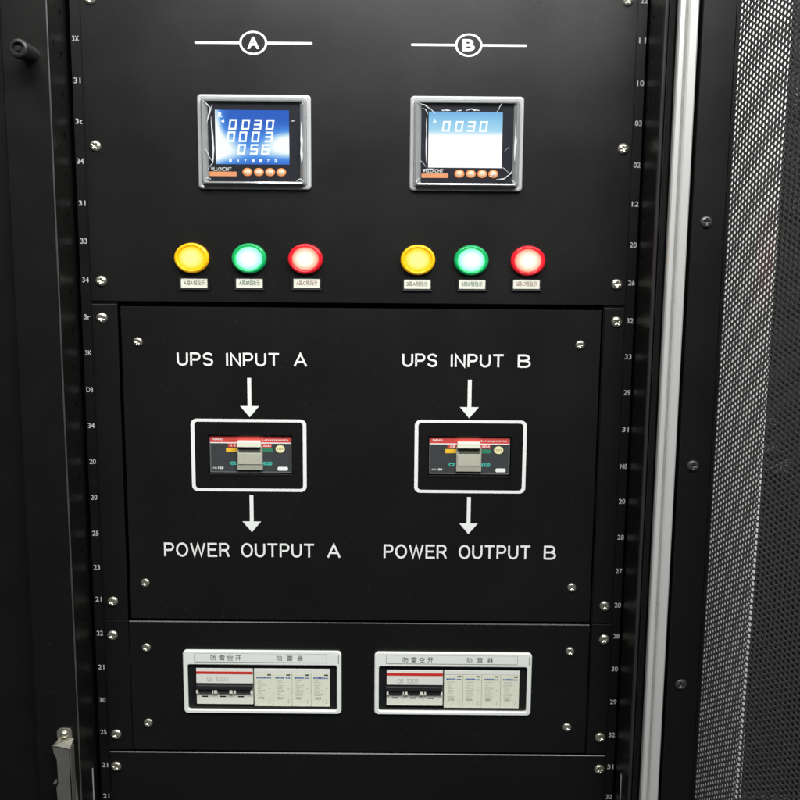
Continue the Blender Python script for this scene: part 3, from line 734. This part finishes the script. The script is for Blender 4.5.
# ------------------------------------------------------------------ white windows with miniature breakers
def window(x0, x1, z0, z1, label, side):
    W, H = x1 - x0, z1 - z0; ux, uz = W / 157.4, H / 63.0
    def X(p): return (p - 184.1) * ux
    def Z(p): return H - (p - 650.2) * uz
    t = thing('window_frame', label, 'breaker window', (x0, -.5, z0), 'white framed breaker windows in the lower panel')
    outer = rrect(0, W, 0, H, 5, 6); o2 = rrect(.9, W - .9, .9, H - .9, 4.4, 6)
    inner = rrect(X(188.4), X(337), Z(709.6), Z(664.3), 3, 6); i2 = rrect(X(187.6), X(337.8), Z(710.2), Z(663.6), 3.6, 6)
    obj('frame', MB().ring([(outer, -.02), (outer, -2.6), (o2, -3.6), (i2, -3.6), (inner, -3), (inner, 5), (i2, 6), (outer, 4)][:6] + [(inner, -.02)]), WHITEPL, t)
    ix = rrect(X(195.6), X(327.2), Z(661.4), Z(652.6), 1.2, 3)
    ii = rrect(X(196.0), X(326.8), Z(661.0), Z(653.0), 1.0, 3)
    obj('label_strip', MB().prism(ix, -3.95, -3.62), LINE, t)
    obj('label_insert', MB().prism(ii, -4.1, -3.97), INSERT, t)
    tx = MB()
    if side == 'A':
        for i, ch in enumerate('防雷空开'): tx.text(ch, X(212 + i * 8.2), X(217.6 + i * 8.2), Z(659.5), Z(654.5), -4.12, .1, 0)
        for i, ch in enumerate('防雷器'): tx.text(ch, X(277.5 + i * 10.2), X(283 + i * 10.2), Z(659.5), Z(654.5), -4.12, .1, 0)
    else:
        for i, ch in enumerate('防雷空开'): tx.text(ch, X(212.4 + i * 8.2), X(218 + i * 8.2), Z(659.7), Z(654.7), -4.12, .1, 0)
        for i, ch in enumerate('防雷器'): tx.text(ch, X(276.5 + i * 10.2), X(282 + i * 10.2), Z(659.7), Z(654.7), -4.12, .1, 0)
    obj('lettering', tx, mat('window_label_ink', (.015, .018, .015), .6), t)
    obj('edge_notch', MB().box(X(338.4), X(339.2), -3.9, -3.62, Z(662), Z(653.5)), LINE, t)
    obj('surround', MB().sheet(X(187.2), X(338.2), Z(710.4), Z(663.4), [(X(195.6), X(330.6), Z(707.8), Z(668.4))], 0.6, 3), BLACKPL, t)
    q = '%s' % side
    # three pole miniature breaker
    b = thing('miniature_breaker', 'cream three pole breaker with red stripe in window %s' % ('of side A' if side == 'A' else 'of side B'), 'circuit breaker', (x0 + X(196.2), 2, z0 + Z(705.6)), 'three pole breakers behind the white windows')
    bw, bh = X(253) - X(196.2), Z(669) - Z(705.6)
    def BX(p): return (p - 196.2) * ux
    def BZ(p): return bh - (p - 669) * uz
    y = -2.0
    obj('body', MB().box(0, bw, y + 1.6, 40, 0, bh), CREAM, b, .4)
    obj('upper_face', MB().box(.2, bw - .2, y, y + 1.55, BZ(684.2), BZ(669.2)), mat('white_cream_plastic', (.78, .79, .74), .4, noise=.03), b, .5)
    obj('red_stripe', MB().box(.3, bw - .3, y - .2, y - .02, BZ(674.8), BZ(672.2)), REDP, b)
    l = MB(); l.text('C63', BX(207), BX(213), BZ(682.4), BZ(677.6), y - .02, .1, .01); l.text('S203', BX(216.5), BX(228), BZ(682.2), BZ(677.8), y - .02, .1, 0)
    obj('lettering', l, PALE, b)
    obj('handle_recess', MB().box(.2, bw - .2, y + 1.2, y + 1.58, BZ(692.2), BZ(684.2)), BLACKPL, b)
    h = MB(); h.box(.6, bw - .6, y - 5, y + 1, BZ(689.2), BZ(685.2))
    for a0, a1 in ((198.9, 212), (218.3, 229.2), (236.6, 250.2)): h.box(BX(a0), BX(a1), y - 3.4, y + 1, BZ(692.6), BZ(689.3))
    obj('handle', h, mat('black_breaker_handle', (.018, .018, .02), .3, spec=.6), b, .6)
    for a0, a1 in ((196.6, 198.4), (212.7, 213.6), (214.6, 217.4), (229.8, 232.8), (234.2, 236), (250.8, 252.4)): obj('pole_tab', MB().box(BX(a0), BX(a1), y - 4.2, y + 1.5, BZ(693.2), BZ(689.6)), CREAM, b, .3)
    g = MB().box(.2, bw - .2, y + .4, y + 1.55, BZ(705.4), BZ(693.2)); obj('lower_face', g, CREAM2 if False else CREAM, b, .4)
    for c_ in (204.7, 222.8, 240.8): obj('indicator_slot', MB().box(BX(c_ - 3), BX(c_ + 3), y + .25, y + .38, BZ(698.2), BZ(696.9)), BLACKPL, b)
    # four module surge protector
    s_ = thing('surge_protector', 'cream four module surge protector with blue print in window %s' % ('of side A' if side == 'A' else 'of side B'), 'surge protector', (x0 + X(254), 2, z0 + Z(707.2)), 'surge protectors behind the white windows')
    sw, sh = X(330) - X(254), Z(669) - Z(707.2)
    def SX(p): return (p - 254) * ux
    def SZ(p): return sh - (p - 669) * uz
    obj('base', MB().box(0, sw, y + 2.2, 40, 0, sh), CREAM2, s_, .4)
    obj('top_cap', MB().box(.1, sw - .1, y - .2, y + 2.1, SZ(673.4), SZ(669)), mat('white_cream_plastic', (.78, .79, .74), .4), s_, .5)
    rnd = random.Random(11 + ord(side))
    for k_ in range(4):
        a0 = 254.2 + k_ * 18.95; a1 = a0 + 18.75
        mo = obj('module', MB().box(SX(a0), SX(a1), y, y + 2.1, .2, SZ(673.6)), CREAM2, s_, .3)
        g = MB(); xx = a0 + 2.4
        while xx < a0 + 11:
            wd = rnd.uniform(.9, 1.7); g.box(SX(xx), SX(xx + wd), y - .1, y - .02, SZ(678.9), SZ(677.3 - rnd.uniform(0, .3))); xx += wd + .35
        for xx in (a0 + 12.6, a0 + 15): g.box(SX(xx), SX(xx + 2), y - .1, y - .02, SZ(678.8), SZ(677.7))
        obj('blue_lettering', g, BLUE, mo)
        obj('status_window', MB().box(SX(a0 + 13.2), SX(a0 + 17), y - .1, y - .02, SZ(675.9), SZ(674.5)), DKT, mo)
        g = MB(); zz = 680.4
        while zz < 696:
            xx = a0 + 3 + rnd.uniform(0, 1)
            end = a0 + rnd.choice([7, 9, 10.5, 11])
            while xx < end:
                wd = rnd.uniform(.5, 1.4); g.box(SX(xx), SX(xx + wd), y - .1, y - .02, SZ(zz + .75), SZ(zz)); xx += wd + rnd.uniform(.3, .6)
            zz += 1.65
        g.box(SX(a0 + 14.5), SX(a0 + 16), y - .1, y - .02, SZ(689.4), SZ(688.4))
        for q_ in range(3): g.box(SX(a0 + 14.6), SX(a0 + 16), y - .1, y - .02, SZ(700 + q_ * 1.5 + .7), SZ(700 + q_ * 1.5))
        obj('fine_print', g, PALE, mo)
        obj('rating_print', MB().text(('275', '40kA', '385', '385')[k_], SX(a0 + 3.6), SX(a0 + 10), SZ(699.8), SZ(697.4), y - .02, .08, .01), GREYT, mo)
window(-269.9, -71.2, -812.6, -729.2, 'white framed breaker window under POWER OUTPUT A, left of the other', 'A')
window(-29.6, 167.7, -812.5, -729.6, 'white framed breaker window under POWER OUTPUT B, right of the other', 'B')

# ------------------------------------------------------------------ what stands behind the mesh door
def solo(o, label, cat, group=None):
    o['label'] = label; o['category'] = cat
    if group: o['group'] = group
WALL = mat('white_wall_paint', (0.80, 0.81, 0.79), 0.6, noise=0.04, nscale=6)
solo(obj('white_column', MB().box(395, 591, 400, 700, -1400, 900), WALL, None, 4), 'bright white wall column seen through the mesh door beside the rack', 'column')
nb = thing('equipment_cabinet', 'dark cabinet with a few pale parts seen through the mesh door', 'cabinet', (594, 440, -1200))
obj('housing', MB().box(0, 700, 40, 300, 0, 2000), mat('dark_grey_cabinet', (.10, .10, .10), .5, noise=.6, nscale=9), nb, 3)
q = bmesh.new(); pz = 9.0; rr_ = pz / math.sqrt(3); cw_ = pz * .866
for i in range(30):
    for j in range(200):
        cx = (i + .5) * cw_; cz = -60 + (j + .5 * (i % 2)) * pz
        A_ = [q.verts.new(((cx + rr_ * math.cos(math.radians(60 * k))) * S, 0, (cz + rr_ * math.sin(math.radians(60 * k))) * S)) for k in range(6)]
        B_ = [q.verts.new(((cx + rr_ * .66 * math.cos(math.radians(60 * k))) * S, 0, (cz + rr_ * .66 * math.sin(math.radians(60 * k))) * S)) for k in range(6)]
        for k in range(6): q.faces.new((A_[k], A_[(k + 1) % 6], B_[(k + 1) % 6], B_[k]))
bmesh.ops.remove_doubles(q, verts=q.verts, dist=1e-5)
me_ = bpy.data.meshes.new('vent_sheet'); q.to_mesh(me_); q.free(); me_.materials.append(DARK)
vs_ = bpy.data.objects.new('vent_sheet', me_); col.objects.link(vs_); vs_.parent = nb
sm_ = vs_.modifiers.new('thick', 'SOLIDIFY'); sm_.thickness = .0015
g = MB()
for x, z, wx, hz in ((30, 1210 + 0, 50, 34), (34, 1050, 44, 22), (16, 655, 40, 10), (14, 620, 50, 22), (8, 700, 30, 12)):
    obj('cover_plate', MB().box(x, x + wx, 15, 22, z - 20, z - 20 + hz), mat('grey_cover_plate', (.35, .36, .36), .5), nb, 1)
rw = obj('room_wall', MB().box(-4000, 4000, 2500, 2550, -1700, 2600), mat('room_wall_paint', (.25, .25, .25), .8, noise=.1, nscale=3)); rw['kind'] = 'structure'
